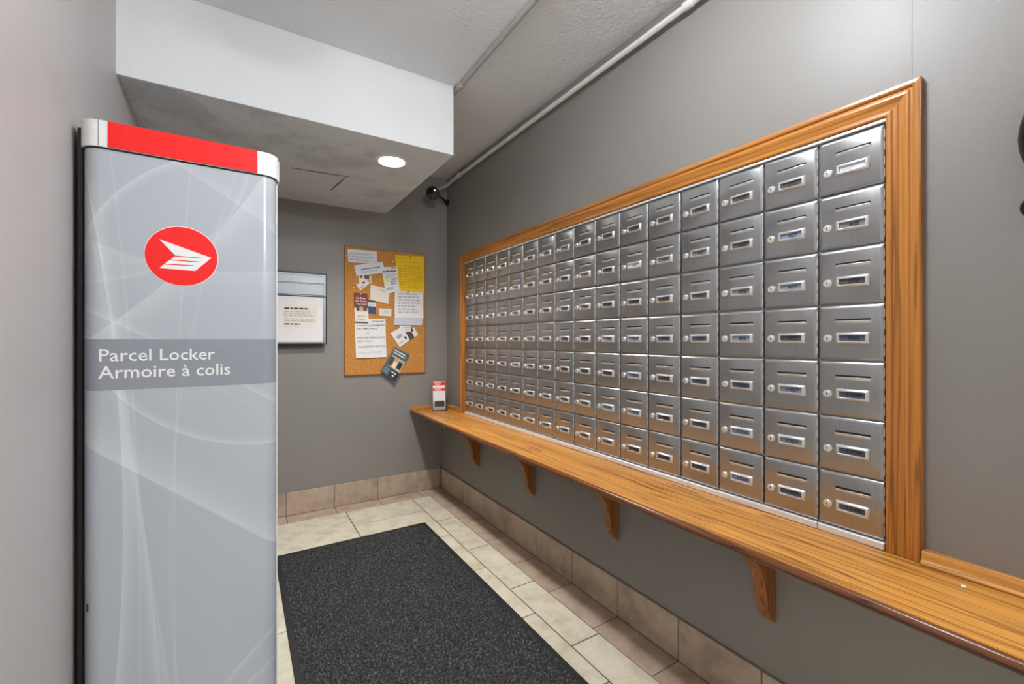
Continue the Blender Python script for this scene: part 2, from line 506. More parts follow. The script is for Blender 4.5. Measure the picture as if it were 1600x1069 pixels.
# ------------------------------------------------------------------ floor and baseboard tiles
_tiles = {}
def tile(name, x0, x1, y0, y1, z0, z1, mat, parent, bev=0.0018):
    sx, sy, sz = round(x1 - x0, 4), round(y1 - y0, 4), round(z1 - z0, 4)
    key = (sx, sy, sz, mat.name)
    if key not in _tiles:
        _tiles[key] = MB().box(-sx / 2, sx / 2, -sy / 2, sy / 2, -sz / 2, sz / 2).mesh(name, bevel=bev)
        _tiles[key].materials.append(mat)
    return link(name, _tiles[key], None, parent, ((x0 + x1) / 2, (y0 + y1) / 2, (z0 + z1) / 2))

G = 0.0027
YCR, XCR = 3.211, 1.250        # cream/brown boundary
ZT = 0.0
def yjoints(a, pitch, lo, hi):
    ys = [a]
    while ys[-1] - pitch > lo: ys.append(ys[-1] - pitch)
    ys.append(lo)
    return [hi] + ys if hi > a + 0.03 else ys
cols = [(1.106, XCR, yjoints(2.726, 0.463, Y0, YCR)), (0.628, 1.106, yjoints(2.953, 0.456, Y0, YCR)),
        (0.095, 0.628, yjoints(2.481, 0.456, Y0, YCR)), (XL, 0.095, yjoints(2.253, 0.456, Y0, YCR))]
for x0, x1, ys in cols:
    for a, b in zip(ys[:-1], ys[1:]):
        if a - b > 0.02:
            tile('floor_tile', x0 + G, x1 - G, b + G, a - G, -0.006, ZT + random.uniform(-0.0004, 0.0004), M['cream'], floor)
for ix in range(5):                      # lobby tiles behind the end of the mailbox wall
    for iy in range(6):
        xa, ya_ = XCR + ix * 0.463, YR - iy * 0.463
        if ya_ - 0.4 > Y0:
            tile('floor_tile', xa + G, min(xa + 0.463, XE) - G, max(ya_ - 0.463, Y0) + G, ya_ - G, -0.006, ZT, M['cream'], floor)
XBF, YBF = 1.3925, 3.346       # baseboard faces
YBJ = [2.917 + 0.309]
while YBJ[-1] - 0.309 > YR: YBJ.append(YBJ[-1] - 0.3087)
ys = [YBF] + YBJ + [YR]
for a, b in zip(ys[:-1], ys[1:]):
    if a - b > 0.02:
        tile('border_tile', XCR + G * 0.3, XBF - 0.0005, b + G * 0.6, a - G * 0.6, -0.006, ZT - 0.0003, M['brown'], floor)
xbj = [XBF, 1.195, 0.887, 0.577, 0.268, -0.041, XL + 0.002]
for a, b in zip([XCR] + xbj[1:-1], xbj[1:]):
    tile('border_tile', b + G * 0.6, a - G * 0.6, YCR + G * 0.3, YBF - 0.0005, -0.006, ZT - 0.0003, M['brown'], floor)
BZ = 0.158
bb = structure('baseboard_right', MB().box(XRL - 0.004, XRL, YR, YBF, 0, BZ - 0.003), M['grout_brown'])
bb['label'] = 'brown tile baseboard under the mailbox shelf'
for a, b in zip(ys[:-1], ys[1:]):
    if a - b > 0.02:
        tile('baseboard_tile', XBF, XRL - 0.003, b + G * 0.8, a - G * 0.8, 0, BZ, M['brown'], bb)
bb = structure('baseboard_back', MB().box(XL, XRL - 0.004, YB - 0.004, YB, 0, BZ - 0.003), M['grout_brown'])
bb['label'] = 'brown tile baseboard along the end wall'
for a, b in zip(xbj[:-1], xbj[1:]):
    tile('baseboard_tile', b + G * 0.8, a - G * 0.8, YBF, YB - 0.003, 0, BZ, M['brown'], bb)

# ------------------------------------------------------------------ parcel locker
LD = 1.58
lk = thing('parcel_locker', 'tall pale grey parcel locker with red top and red round emblem', 'parcel locker', (-0.1285, LD, 0))
LW, LDEP, LH = 0.457, 0.62, 1.716
def rounded(w, y0, y1, r, n=8):
    p = []
    for k in range(n + 1):
        t = math.pi + (math.pi / 2) * k / n
        p.append((-w / 2 + r + r * math.cos(t), y0 + r + r * math.sin(t)))
    for k in range(n + 1):
        t = 1.5 * math.pi + (math.pi / 2) * k / n
        p.append((w / 2 - r + r * math.cos(t), y0 + r + r * math.sin(t)))
    p += [(w / 2, y1), (-w / 2, y1)]
    return p
MB().prism(rounded(LW, 0, 0.14, 0.042), 2, 0.05, LH - 0.002).build('front_panel', M['film'], lk, smooth=True)
MB().box(-LW / 2 + 0.004, LW / 2 - 0.004, 0.1402, LDEP, 0.05, LH - 0.001).build('body', M['lockerside'], lk, bevel=0.004)
MB().box(-LW / 2 + 0.02, LW / 2 - 0.02, 0.04, LDEP - 0.03, 0.0, 0.05).build('plinth', M['black'], lk)
MB().box(-LW / 2 - 0.0125, -LW / 2 - 0.0005, 0.030, 0.12, 0.0, LH + 0.055).build('side_channel', M['black'], lk, bevel=0.002)
MB().box(LW / 2 + 0.0008, LW / 2 + 0.005, 0.045, 0.135, 0.05, LH).build('edge_trim', M['white'], lk, bevel=0.0015)
cap = MB().prism(rounded(LW + 0.012, -0.006, 0.15, 0.046), 2, LH + 0.002, LH + 0.0725).build('top_cap', M['white'], lk, smooth=True)
MB().box(-LW / 2 + 0.006, LW / 2 - 0.006, 0.151, LDEP, LH, LH + 0.06).build('top_cover', M['lockerside'], lk, bevel=0.004)
MB().box(-0.1725, 0.1755, -0.0085, -0.0055, LH + 0.003, LH + 0.0725).build('red_fascia', M['red'], lk, bevel=0.0008)
MB().box(-0.1925, -0.1908, -0.0064, -0.002, LH + 0.004, LH + 0.072).build('cap_seam', M['band'], lk)
MB().box(LW / 2 + 0.0062, LW / 2 + 0.009, 0.03, 0.14, LH - 0.002, LH + 0.065).build('cap_end', M['white'], lk, bevel=0.001)
MB().prism(rounded(LW + 0.004, -0.002, 0.13, 0.043), 2, LH - 0.0015, LH + 0.002).build('shadow_gap', M['black'], lk, smooth=True)
bz0, bz1 = 1.0645, 1.2025
MB().prism(rounded(LW + 0.0012, -0.0006, 0.10, 0.0424), 2, bz0, bz1).build('name_band', M['band'], lk, smooth=True)
def flat_text(s, x0, x1, z0, z1, y, mat, parent, name='lettering', bold=0.0, th=0.0004):
    vs, fs = text_norm(s, bold)
    P = [(x0 + (x1 - x0) * a, y, z0 + (z1 - z0) * b) for a, b in vs]
    me = bpy.data.meshes.new(name)
    me.from_pydata(P, [], fs)
    return link(name, me, mat, parent)
K = 1.58 / 1.66
def lx(x): return x * K + 0.1285
def lz(z): return 1.2 + (z - 1.2) * K
flat_text('Parcel Locker', lx(-.336), lx(-.066), lz(1.1395), lz(1.1745), -0.0012, M['white'], lk, 'lettering', 0.006)
flat_text('Armoire à colis', lx(-.338), lx(-.026), lz(1.0905), lz(1.1265), -0.0012, M['white'], lk, 'lettering', 0.006)
MB().box(-0.2185, -0.2150, 0.0095, 0.0125, 0.474, 0.496).build('scuff', M['grid_black'], lk, bevel=0.0008)
em = MB().lathe([(0.0862, 0.0), (0.0862, -0.0008), (0.0855, -0.0010)], 56, (lx(-.148), -0.0002, lz(1.4545)), 1).build('emblem_rim', M['white'], lk, smooth=True)
disc = MB().lathe([(0.0845, -0.0002), (0.0845, -0.0014)], 56, (lx(-.148), -0.0002, lz(1.4545)), 1).build('emblem_disc', M['red'], lk, smooth=True)
wing = [(-.203, 1.500), (-.075, 1.457), (-.116, 1.413), (-.203, 1.414), (-.193, 1.4225), (-.121, 1.4275), (-.119, 1.4305), (-.181, 1.4265), (-.188, 1.429),
        (-.181, 1.4355), (-.109, 1.440), (-.107, 1.4425), (-.171, 1.4385), (-.176, 1.442), (-.168, 1.4515), (-.097, 1.4525), (-.096, 1.4553), (-.165, 1.455)]
# wing outline as separate convex-ish bars so the stripes stay clean
mb = MB()
def poly(pts): mb.prism([(lx(x), lz(z)) for x, z in pts], 1, -0.0022, -0.0010)
poly([(-.203, 1.500), (-.075, 1.457), (-.096, 1.4550), (-.165, 1.455)])
poly([(-.075, 1.457), (-.116, 1.413), (-.1215, 1.4277), (-.096, 1.4550)])
poly([(-.176, 1.4425), (-.167, 1.4520), (-.098, 1.4528), (-.1075, 1.4425)])
poly([(-.190, 1.4288), (-.180, 1.4393), (-.109, 1.4398), (-.1195, 1.4300)])
poly([(-.203, 1.4140), (-.193, 1.4255), (-.121, 1.4270), (-.116, 1.413)])
mb.build('emblem_wing', M['white'], disc)

# ------------------------------------------------------------------ entrance mat
RX0, RX1, RY0, RY1 = 0.165, 1.033, 0.95, 2.7475
rug = thing('floor_mat', 'black ribbed entrance mat with rubber border on cream tiles', 'floor mat', ((RX0 + RX1) / 2, (RY0 + RY1) / 2, 0))
ox, oy = (RX0 + RX1) / 2, (RY0 + RY1) / 2
MB().box(RX0 - ox, RX1 - ox, RY0 - oy, RY1 - oy, 0.0008, 0.005).build('rubber_border', M['rubber'], rug, bevel=0.0015)
st = 0.0042
nx, ny = int((RX1 - RX0 - 0.044) / st), int((RY1 - RY0 - 0.044) / st)
verts = []; faces = []
for j in range(ny + 1):
    for i in range(nx + 1):
        x = RX0 + 0.022 + i * st; y = RY0 + 0.022 + j * st
        n1 = mnoise.noise(Vector((x * 78, y * 78, 0.3)))
        n2 = mnoise.noise(Vector((x * 40 + 9, y * 40, 1.3)))
        edge = min(i, j, nx - i, ny - j)
        h = 0.0050 + 0.0068 * (1 - min(1, abs(n1) * 3.6)) + 0.0012 * n2
        if edge == 0: h = 0.0045
        verts.append((x - ox, y - oy, h))
for j in range(ny):
    for i in range(nx):
        a = j * (nx + 1) + i
        faces.append((a, a + 1, a + nx + 2, a + nx + 1))
me = bpy.data.meshes.new('pile'); me.from_pydata(verts, [], faces)
link('pile', me, M['pile'], rug)

# ------------------------------------------------------------------ mailbox cabinet and mailboxes
cy, cz, cx = (MY0 + MY1) / 2, MZ0, XR + 0.05
cab = thing('mailbox_cabinet', 'aluminium carcass behind the steel mailbox doors', 'cabinet', (cx, cy, cz))
MB().box(XR + 0.0002 - cx, XR + 0.06 - cx, hy0 + 0.0015 - cy, hy1 - 0.0015 - cy, SHZ + 0.0015 - cz, hz1 - 0.0015 - cz).build('carcass', M['carcass'], cab)
joints = [0, 1, 5, 8, 12, 16]
sill = thing('sill_rail', 'narrow aluminium sill rail below the bottom row of mailboxes', 'rail', (XR, cy, SHZ))
for a, b in zip(joints[:-1], joints[1:]):
    MB().box(DX - 0.006 - XR, -0.0003, MY0 + a * PITCH + 0.0012 - cy, MY0 + b * PITCH - 0.0012 - cy, 0.001, MZ0 - SHZ - 0.0015).build('rail_segment', M['alu'], sill, bevel=0.0015)
tag(MB().box(DX - 0.003 - XR, -0.0003, MY0 - 0.002 - cy, MY1 + 0.002 - cy, 0.0012, 0.0095).build('head_rail', M['alu'], None, (XR, cy, MZ1), bevel=0.001),
    'thin aluminium head rail above the top row of mailboxes', 'rail')

def chamfer_panel(w, h, c, d0, d1):
    """pressed door: rim at y=-d0, raised field at y=-d1 inset by c"""
    a, b = w / 2, h / 2
    o = [(-a, -b), (a, -b), (a, b), (-a, b)]
    i = [(-a + c, -b + c), (a - c, -b + c), (a - c, b - c), (-a + c, b - c)]
    vs = [(x, 0, z) for x, z in o] + [(x, -d0, z) for x, z in o] + [(x, -d1, z) for x, z in i]
    fs = [(0, 1, 2, 3), (8, 9, 10, 11)]
    for k in range(4):
        l = (k + 1) % 4
        fs += [(k, l, 4 + l, 4 + k), (4 + k, 4 + l, 8 + l, 8 + k)]
    return MB().add(vs, fs)

DW = PITCH - 0.0052
D1 = 0.0095                               # how proud the door field is of its back
me_door = chamfer_panel(DW, DW, 0.0075, 0.0055, D1).mesh('door', bevel=0.0012, seg=2, smooth=True, angle=50); me_door.materials.append(M['steel'])
mb = MB()
for zz in (-0.052, -0.02, 0.02, 0.052):
    mb.tube([(DW / 2 - 0.0008, -0.0052, zz - 0.011), (DW / 2 - 0.0008, -0.0052, zz + 0.011)], 0.0012, 6)
me_hinge = mb.mesh('hinge'); me_hinge.materials.append(M['alu'])
# slot: pressed-out lip with a dark slit above it
sw = 0.042
prof = [(0.0, -0.0076), (-0.0018, -0.0050), (-0.0032, -0.0012), (-0.0032, 0.0), (-0.0026, 0.0004), (0.0, -0.0004)]
mb = MB(); vs = []; fs = []; n = len(prof)
stns = [(-sw, 0.25), (-sw + 0.004, 1), (sw - 0.004, 1), (sw, 0.25)]
for xx, k in stns:
    vs += [(xx, p[0] * k, p[1] * (0.6 + 0.4 * k)) for p in prof]
for s in range(3):
    for q in range(n): fs.append((s * n + q, s * n + (q + 1) % n, (s + 1) * n + (q + 1) % n, (s + 1) * n + q))
fs += [tuple(range(n)), tuple(range(3 * n, 4 * n))[::-1]]
mb.add(vs, fs)
me_lip = mb.mesh('slot_lip', smooth=True, angle=60); me_lip.materials.append(M['steel_lit'])
me_slit = MB().box(-sw + 0.001, sw - 0.001, -0.0006, 0.002, -0.0004, 0.0056).mesh('slit', bevel=0.0003); me_slit.materials.append(M['dark'])
me_lock = MB().lathe([(0.0112, 0), (0.0112, -0.0022), (0.0098, -0.0038), (0.0076, -0.0040), (0.0072, -0.0056), (0.0040, -0.0060)], 18, (0, 0, 0), 1).mesh('lock', smooth=True); me_lock.materials.append(M['brass'])
me_key = MB().box(-0.0008, 0.0008, -0.0066, -0.0058, -0.0034, 0.0022).lathe([(0.0017, -0.0058), (0.0017, -0.0066)], 8, (0, 0, 0.0018), 1).mesh('keyhole'); me_key.materials.append(M['dark'])
# label bezel
def bezel():
    o, i2, i1 = (0.0395, 0.0160), (0.0345, 0.0116), (0.0305, 0.0085)
    lv = [(o, 0.0), (o, -0.0018), (i2, -0.0070), (i1, -0.0070), (i1, -0.0006)]
    vs = []; fs = []
    for (a, b), y in lv:
        vs += [(-a, y, -b), (a, y, -b), (a, y, b), (-a, y, b)]
    for s in range(len(lv) - 1):
        for k in range(4): fs.append((s * 4 + k, s * 4 + (k + 1) % 4, s * 4 + 4 + (k + 1) % 4, s * 4 + 4 + k))
    return MB().add(vs, fs)
me_bez = bezel().mesh('label_holder', bevel=0.0009, smooth=True, angle=50); me_bez.materials.append(M['steel_lit'])
me_cards = []
for i, m_ in enumerate(CARDS):
    c = MB().box(-0.0298, 0.0298, -0.0012, -0.0004, -0.0083, 0.0083).mesh('label_card'); c.materials.append(m_); me_cards.append(c)
_num = {}
def num_mesh(s):
    if s not in _num:
        vs, fs = text_norm(s, 0.02)
        wd = 0.0092 * len(s) * 0.95
        me = bpy.data.meshes.new('number')
        me.from_pydata([(0.004 + (a - 0.5) * wd, -0.0016, (b - 0.5) * 0.0112) for a, b in vs], [], fs)
        me.materials.append(M['ink'])
        _num[s] = me
    return _num[s]

ORD = ['first', 'second', 'third', 'fourth', 'fifth', 'sixth', 'seventh', 'eighth']
ROWN = ['top row', 'second row from top', 'third row from top', 'middle row', 'third row from bottom', 'second row from bottom', 'bottom row']
FL_R = [2, 4, 6, 8, 10, 12, 15]
FL_L = [3, 5, 7, 9, 11, 14, 16]
rng = random.Random(11)
card_rows = {  # card look in the two nearest columns
    (0, 15): 3, (1, 15): 2, (2, 15): 4, (3, 15): 1, (4, 15): 1, (5, 15): 1, (6, 15): 1,
    (0, 14): 4, (1, 14): 0, (2, 14): 0, (3, 14): 4, (4, 14): 0, (5, 14): 0, (6, 14): 1,
    (0, 13): 4, (1, 13): 4, (2, 13): 2, (3, 13): 0, (4, 13): 1, (5, 13): 0, (6, 13): 0, (1, 10): 3}
MR = (0, 0, -math.pi / 2)
for r in range(7):
    for c in range(16):
        yc = MY1 - (c + 0.5) * PITCH
        zc = MZ1 - (r + 0.5) * PITCH
        fl, ap = (FL_R[r], c - 7) if c >= 8 else (FL_L[r], c + 1)
        no = '%d%02d' % (fl, ap)
        place = ('%s column from the left' % ORD[c]) if c < 8 else ('%s column from the right' % ORD[15 - c])
        known = c >= 14 and r in (1, 2, 3, 5)
        lab = 'steel mailbox %s, %s, %s' % (('numbered ' + no) if known else 'with lock and name slot', ROWN[r], place)
        tilt = (math.radians(rng.uniform(-0.45, 0.45)), 0, -math.pi / 2 + math.radians(rng.uniform(-0.6, 0.6)))
        t = thing('mailbox', lab, 'mailbox', (DX + D1 - 0.0005, yc, zc), tilt, 'steel mailboxes in the oak framed wall bank')
        jx, jz = rng.uniform(-0.0008, 0.0008), rng.uniform(-0.0008, 0.0008)
        link('door', me_door, None, t)
        link('hinge', me_hinge, None, t)
        sl = link('mail_slot', me_lip, None, t, (0.0062, -D1, 0.0335))
        link('slit', me_slit, None, sl)
        lo = link('lock', me_lock, None, t, (-0.0535 + jx, -D1, -0.0165 + jz), (0, rng.uniform(-0.3, 0.3), 0))
        link('keyhole', me_key, None, lo)
        bz = link('label_holder', me_bez, None, t, (0.0062, -D1, -0.0150))
        ci = card_rows.get((r, c))
        if ci is None:
            near = c / 15.0
            ci = rng.choice([0, 1, 4, 1]) if (r >= 2 and rng.random() < near * 1.1) else rng.choice([4, 4, 2, 2])
        link('label_card', me_cards[ci], None, bz)
        if (r, c) == (0, 15):
            mbl = MB()
            for q, (a, b) in enumerate(((-0.024, 0.018), (-0.024, 0.010), (-0.024, 0.004))):
                z_ = 0.0045 - q * 0.0042
                mbl.box(a, b, -0.0016, -0.0012, z_ - 0.0008, z_ + 0.0008)
            mbl.build('number', M['grey_ink'], bz)
        else:
            link('number', num_mesh(no), None, bz)

# ------------------------------------------------------------------ oak frame around the mailboxes
FW = 0.070
fr = thing('oak_surround', 'oak moulded picture frame around the bank of mailboxes', 'wood surround', (XR, (0.387 + 3.061) / 2, SHZ))
FY0, FY1, FZ1 = 0.387, 3.061, 1.854
iy0, iy1, iz1 = FY0 + FW, FY1 - FW, FZ1 - FW
# (distance from outer edge, how far it stands out of the wall)
prof = [(0.0, 0.0005), (0.0, 0.018), (0.0025, 0.0215), (0.010, 0.0225), (0.015, 0.0205), (0.017, 0.0165), (0.0205, 0.0165), (0.024, 0.0195), (0.030, 0.0200),
        (0.036, 0.0175), (0.046, 0.0145), (0.056, 0.0150), (0.060, 0.0185), (0.066, 0.0190), (FW, 0.0165), (FW, 0.0005)]
def sweep(path, name, mat):
    """path(t) -> list of two end points for profile offset t, as (y, z)"""
    vs = []; n = len(prof)
    for e in (0, 1):
        for t, d in prof:
            y, z = path(t)[e]
            vs.append((XR - d - fr.location.x, y - fr.location.y, z - fr.location.z))
    fs = [(i, (i + 1) % n, n + (i + 1) % n, n + i) for i in range(n)] + [tuple(range(n)), tuple(range(n, 2 * n))[::-1]]
    MB().add(vs, fs).build(name, mat, fr, smooth=True, angle=25)
sweep(lambda t: [(FY0 + t, SHZ + 0.001), (FY0 + t, FZ1 - t)], 'right_stile', M['oak_z'])
sweep(lambda t: [(FY1 - t, SHZ + 0.001), (FY1 - t, FZ1 - t)], 'left_stile', M['oak_z'])
sweep(lambda t: [(FY0 + t, FZ1 - t), (FY1 - t, FZ1 - t)], 'top_rail', M['oak_frame_y'])

# ------------------------------------------------------------------ oak shelf
SF = 1.139
sh = thing('wall_shelf', 'long oak shelf with moulded edge and brackets under the mailboxes', 'shelf', (XRL, 1.0, SHZ))
def loc(x, y, z): return (x - XRL, y - 1.0, z - SHZ)
ya, yb = YR + 0.02 - 1.0, YB - 1.0 - 0.001
MB().box(SF + 0.012 - XRL, XR - XRL - 0.0005, ya, yb, -0.019, 0.0).build('board', M['oak_y'], sh)
nose = [(0.0125, 0.0), (0.006, -0.0008), (0.001, -0.004), (-0.0015, -0.009), (0.0, -0.014), (0.003, -0.0165), (0.0045, -0.0175), (0.0035, -0.020), (0.0055, -0.0245), (0.010, -0.027), (0.022, -0.027), (0.022, -0.0192), (0.0125, -0.0192)]
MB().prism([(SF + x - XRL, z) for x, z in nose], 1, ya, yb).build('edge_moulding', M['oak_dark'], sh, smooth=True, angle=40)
# back strips standing on the shelf
MB().prism([(XR - 0.0008 - XRL, 0.0008), (XR - 0.030 - XRL, 0.0008), (XR - 0.030 - XRL, 0.006), (XR - 0.022 - XRL, 0.012), (XR - 0.018 - XRL, 0.030), (XR - 0.012 - XRL, 0.034), (XR - 0.0008 - XRL, 0.034)], 1, ya, FY0 - 1.0 - 0.001).build('back_strip', M['oak_y'], sh)
MB().box(XR - 0.018 - XRL, XR - 0.0008 - XRL, FY1 + 0.001 - 1.0, YB - 1.0 - 0.020, 0.0008, 0.030).build('back_strip', M['oak_y'], sh, bevel=0.003)
MB().box(SF + 0.003 - XRL, XR - XRL - 0.001, YB - 1.0 - 0.019, YB - 1.0 - 0.001, 0.0008, 0.030).build('back_strip', M['oak_x'], sh, bevel=0.003)
# carved brackets: near-face outline in X (out of the lower wall) and Z
bp = [(0.0, 0.0), (-0.152, 0.0), (-0.158, -0.010), (-0.150, -0.030), (-0.134, -0.052), (-0.112, -0.072), (-0.090, -0.094), (-0.074, -0.122), (-0.064, -0.150), (-0.055, -0.178), (-0.049, -0.205), (-0.044, -0.230), (-0.034, -0.254), (-0.019, -0.276), (-0.004, -0.291), (0.0, -0.292)]
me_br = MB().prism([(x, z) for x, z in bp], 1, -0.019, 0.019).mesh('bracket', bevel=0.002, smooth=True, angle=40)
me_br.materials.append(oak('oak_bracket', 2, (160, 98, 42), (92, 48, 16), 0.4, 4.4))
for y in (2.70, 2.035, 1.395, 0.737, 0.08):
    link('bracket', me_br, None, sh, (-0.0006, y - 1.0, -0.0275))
tag(MB().add([(0, 0, 0), (.012, .004, 0.001), (.016, -.004, 0), (.004, -.007, 0.001), (0.002, 0.001, .0016), (.011, .003, .0024), (.014, -.003, .0018), (.005, -.005, .0025)],
             [(0, 3, 2, 1), (4, 5, 6, 7), (0, 1, 5, 4), (1, 2, 6, 5), (2, 3, 7, 6), (3, 0, 4, 7)]).build('paper_scrap', M['paper'], None, (1.370, 0.302, SHZ + 0.0004)),
    'tiny white paper scrap lying on the oak shelf', 'paper scrap')

# ------------------------------------------------------------------ leaflets in an acrylic stand on the shelf
lh = thing('leaflet_holder', 'small clear acrylic leaflet stand on the shelf corner', 'leaflet holder', (1.335, 3.235, SHZ), (0, 0, math.radians(-14)))
MB().box(-0.056, 0.056, -0.035, 0.035, 0.0006, 0.005).build('base', M['acrylic'], lh, bevel=0.001)
MB().prism([(0.010, 0.005), (0.014, 0.005), (0.034, 0.150), (0.030, 0.150)], 0, -0.054, 0.054).build('back_plate', M['acrylic'], lh)
MB().prism([(-0.030, 0.005), (-0.026, 0.005), (-0.016, 0.078), (-0.020, 0.078)], 0, -0.056, 0.056).build('front_plate', M['acrylic'], lh)
for s in (-1, 1):
    MB().prism([(-0.027, 0.006), (0.012, 0.006), (0.0225, 0.077), (-0.017, 0.077)], 0, s * 0.0545 - 0.0015, s * 0.0545 + 0.0015).build('side_plate', M['acrylic'], lh)
def leaflet(label, base, slope, h, w, dark):
    t = thing('leaflet', label, 'leaflet', (lh.location.x + base * math.sin(math.radians(14)), lh.location.y + base * math.cos(math.radians(14)), SHZ + 0.0065), lh.rotation_euler, 'leaflets in the acrylic stand')
    MB().prism([(0, 0), (0.0015, 0), (slope * h + 0.0015, h), (slope * h, h)], 0, -w / 2, w / 2).build('sheet', M['paper'], t)
    z0, z1 = h * 0.86, h * 0.985
    MB().prism([(slope * z0 - 0.0006, z0), (slope * z0, z0), (slope * z1, z1), (slope * z1 - 0.0006, z1)], 0, -w / 2, w / 2).build('red_header', M['red'], t)
    for q, (a, b) in enumerate(((-0.036, 0.020), (-0.030, 0.012))):
        zz = h * (0.945 - 0.05 * q)
        MB().box(a, b, slope * zz - 0.0012, slope * zz - 0.0006, zz - 0.0028, zz + 0.0028).build('header_text', M['paper'], t)
    if dark:
        z0, z1 = h * 0.14, h * 0.40
        MB().prism([(slope * z0 - 0.0006, z0), (slope * z0, z0), (slope * z1, z1), (slope * z1 - 0.0006, z1)], 0, -w / 2 + 0.012, w / 2 - 0.008).build('picture', M['photo_brown'], t)
    return t
leaflet('white leaflet with red header at the back of the acrylic stand', 0.004, 0.13, 0.218, 0.094, False)
leaflet('white leaflet with red header and dark picture in front of acrylic stand', -0.012, 0.13, 0.170, 0.096, True)

# ------------------------------------------------------------------ cork board and notices
CX0, CX1, CZ0, CZ1 = 0.645, 1.258, 0.942, 1.885
cb = thing('cork_board', 'cork notice board hung on the grey end wall', 'notice board', ((CX0 + CX1) / 2, YB, CZ0))
bx_, bz_ = (CX0 + CX1) / 2, CZ0
MB().box(CX0 + 0.004 - bx_, CX1 - 0.004 - bx_, -0.0165, -0.001, CZ0 + 0.004 - bz_, CZ1 - 0.004 - bz_).build('cork_sheet', M['cork'], cb)
M['edge'] = plain('brown_board_edge', srgb(150, 96, 44), 0.6)
mb = MB()
for a in ((CX0, CX0 + 0.004, CZ0, CZ1), (CX1 - 0.004, CX1, CZ0, CZ1), (CX0 + 0.004, CX1 - 0.004, CZ0, CZ0 + 0.004), (CX0 + 0.004, CX1 - 0.004, CZ1 - 0.004, CZ1)):
    MB().box(a[0] - bx_, a[1] - bx_, -0.0172, -0.001, a[2] - bz_, a[3] - bz_).build('edge_strip', M['edge'], cb)

YP = YB - 0.0172
def notice(name, label, cat, q, layer, mat, prints=(), curl=0.006):
    """q: corners (x, z) top-left, top-right, bottom-right, bottom-left"""
    cx_ = sum(p[0] for p in q) / 4; cz_ = min(p[1] for p in q)
    y0 = YP - 0.0012 * layer
    t = thing(name, label, cat, (cx_, y0, cz_), group='papers pinned on the cork board')
    def P(s, v, off):
        x = (q[0][0] * (1 - s) + q[1][0] * s) * (1 - v) + (q[3][0] * (1 - s) + q[2][0] * s) * v
        z = (q[0][1] * (1 - s) + q[1][1] * s) * (1 - v) + (q[3][1] * (1 - s) + q[2][1] * s) * v
        return (x - cx_, -curl * v * v - off, z - cz_)
    def patch(s0, s1, v0, v1, o0, o1, ns, nv):
        vs = []; fs = []
        for off in (o0, o1):
            for j in range(nv + 1):
                for i in range(ns + 1):
                    vs.append(P(s0 + (s1 - s0) * i / ns, v0 + (v1 - v0) * j / nv, off))
        k = (ns + 1) * (nv + 1)
        for j in range(nv):
            for i in range(ns):
                a = j * (ns + 1) + i
                fs.append((k + a, k + a + ns + 1, k + a + ns + 2, k + a + 1))
                fs.append((a, a + 1, a + ns + 2, a + ns + 1))
        rim = [i for i in range(ns + 1)] + [j * (ns + 1) + ns for j in range(1, nv + 1)] + [nv * (ns + 1) + i for i in range(ns - 1, -1, -1)] + [j * (ns + 1) for j in range(nv - 1, 0, -1)]
        for a, b in zip(rim, rim[1:] + rim[:1]): fs.append((a, k + a, k + b, b))
        return MB().add(vs, fs)
    patch(0, 1, 0, 1, 0.0, 0.0005, 2, 8).build('sheet', mat, t, smooth=True)
    for pr in prints:
        kind, s0, s1, v0, v1, m_ = pr[:6]
        if kind == 'r':
            patch(s0, s1, v0, v1, 0.0005, 0.0008 + (pr[6] if len(pr) > 6 else 0), 1, 3).build(pr[7] if len(pr) > 7 else 'print_block', m_, t)
        elif kind == 't':
            vs, fs = text_norm(pr[6], 0.01)
            me = bpy.data.meshes.new('lettering')
            me.from_pydata([P(s0 + (s1 - s0) * a, v1 + (v0 - v1) * b, 0.0016) for a, b in vs], [], fs)
            link('lettering', me, m_, t)
        elif kind == 'l':      # lines of illegible small print: word-length bars
            mbx = MB(); n = pr[6]; rg = random.Random(hash_(label) + n)
            for i in range(n):
                v = v0 + (v1 - v0) * (i + 0.5) / n; hh = (v1 - v0) / n * 0.26
                s = s0
                end = s1 - rg.random() * 0.25 * (s1 - s0)
                while s < end:
                    e = min(end, s + rg.uniform(0.05, 0.16))
                    a, b, c_, d_ = P(s, v - hh, .0012), P(e, v - hh, .0012), P(e, v + hh, .0012), P(s, v + hh, .0012)
                    mbx.add([a, b, c_, d_], [(0, 1, 2, 3)])
                    s = e + 0.03
            mbx.build('small_print', m_, t)
    return t
def hash_(s): return sum(ord(ch) * (i + 1) for i, ch in enumerate(s)) % 9973

I, GI, BI = M['ink'], M['grey_ink'], M['blue_ink']
notice('yellow_notice', 'bright yellow printed sheet at the top right of the cork board', 'notice', [(1.015, 1.853), (1.247, 1.868), (1.250, 1.575), (1.030, 1.583)], 1, M['paper_yellow'],
       [('l', .05, .45, .05, .10, M['yellow_ink'], 1), ('l', .15, .85, .15, .21, M['yellow_ink'], 1), ('l', .10, .95, .26, .92, M['yellow_ink'], 9)], 0.004)
notice('lined_letter', 'white handwritten letter folded up at the bottom, below yellow sheet', 'letter', [(1.013, 1.583), (1.241, 1.588), (1.238, 1.376), (1.008, 1.371)], 2, M['paper'],
       [('l', .12, .95, .06, .85, GI, 7)], 0.010)
notice('letter_flap', 'pale folded flap of the letter above the NEED card', 'letter', [(1.008, 1.3705), (1.238, 1.3755), (1.226, 1.317), (1.005, 1.316)], 8, plain('shaded_fold_paper', srgb(206, 210, 222), 0.7, vary=0.02), (), 0.0)
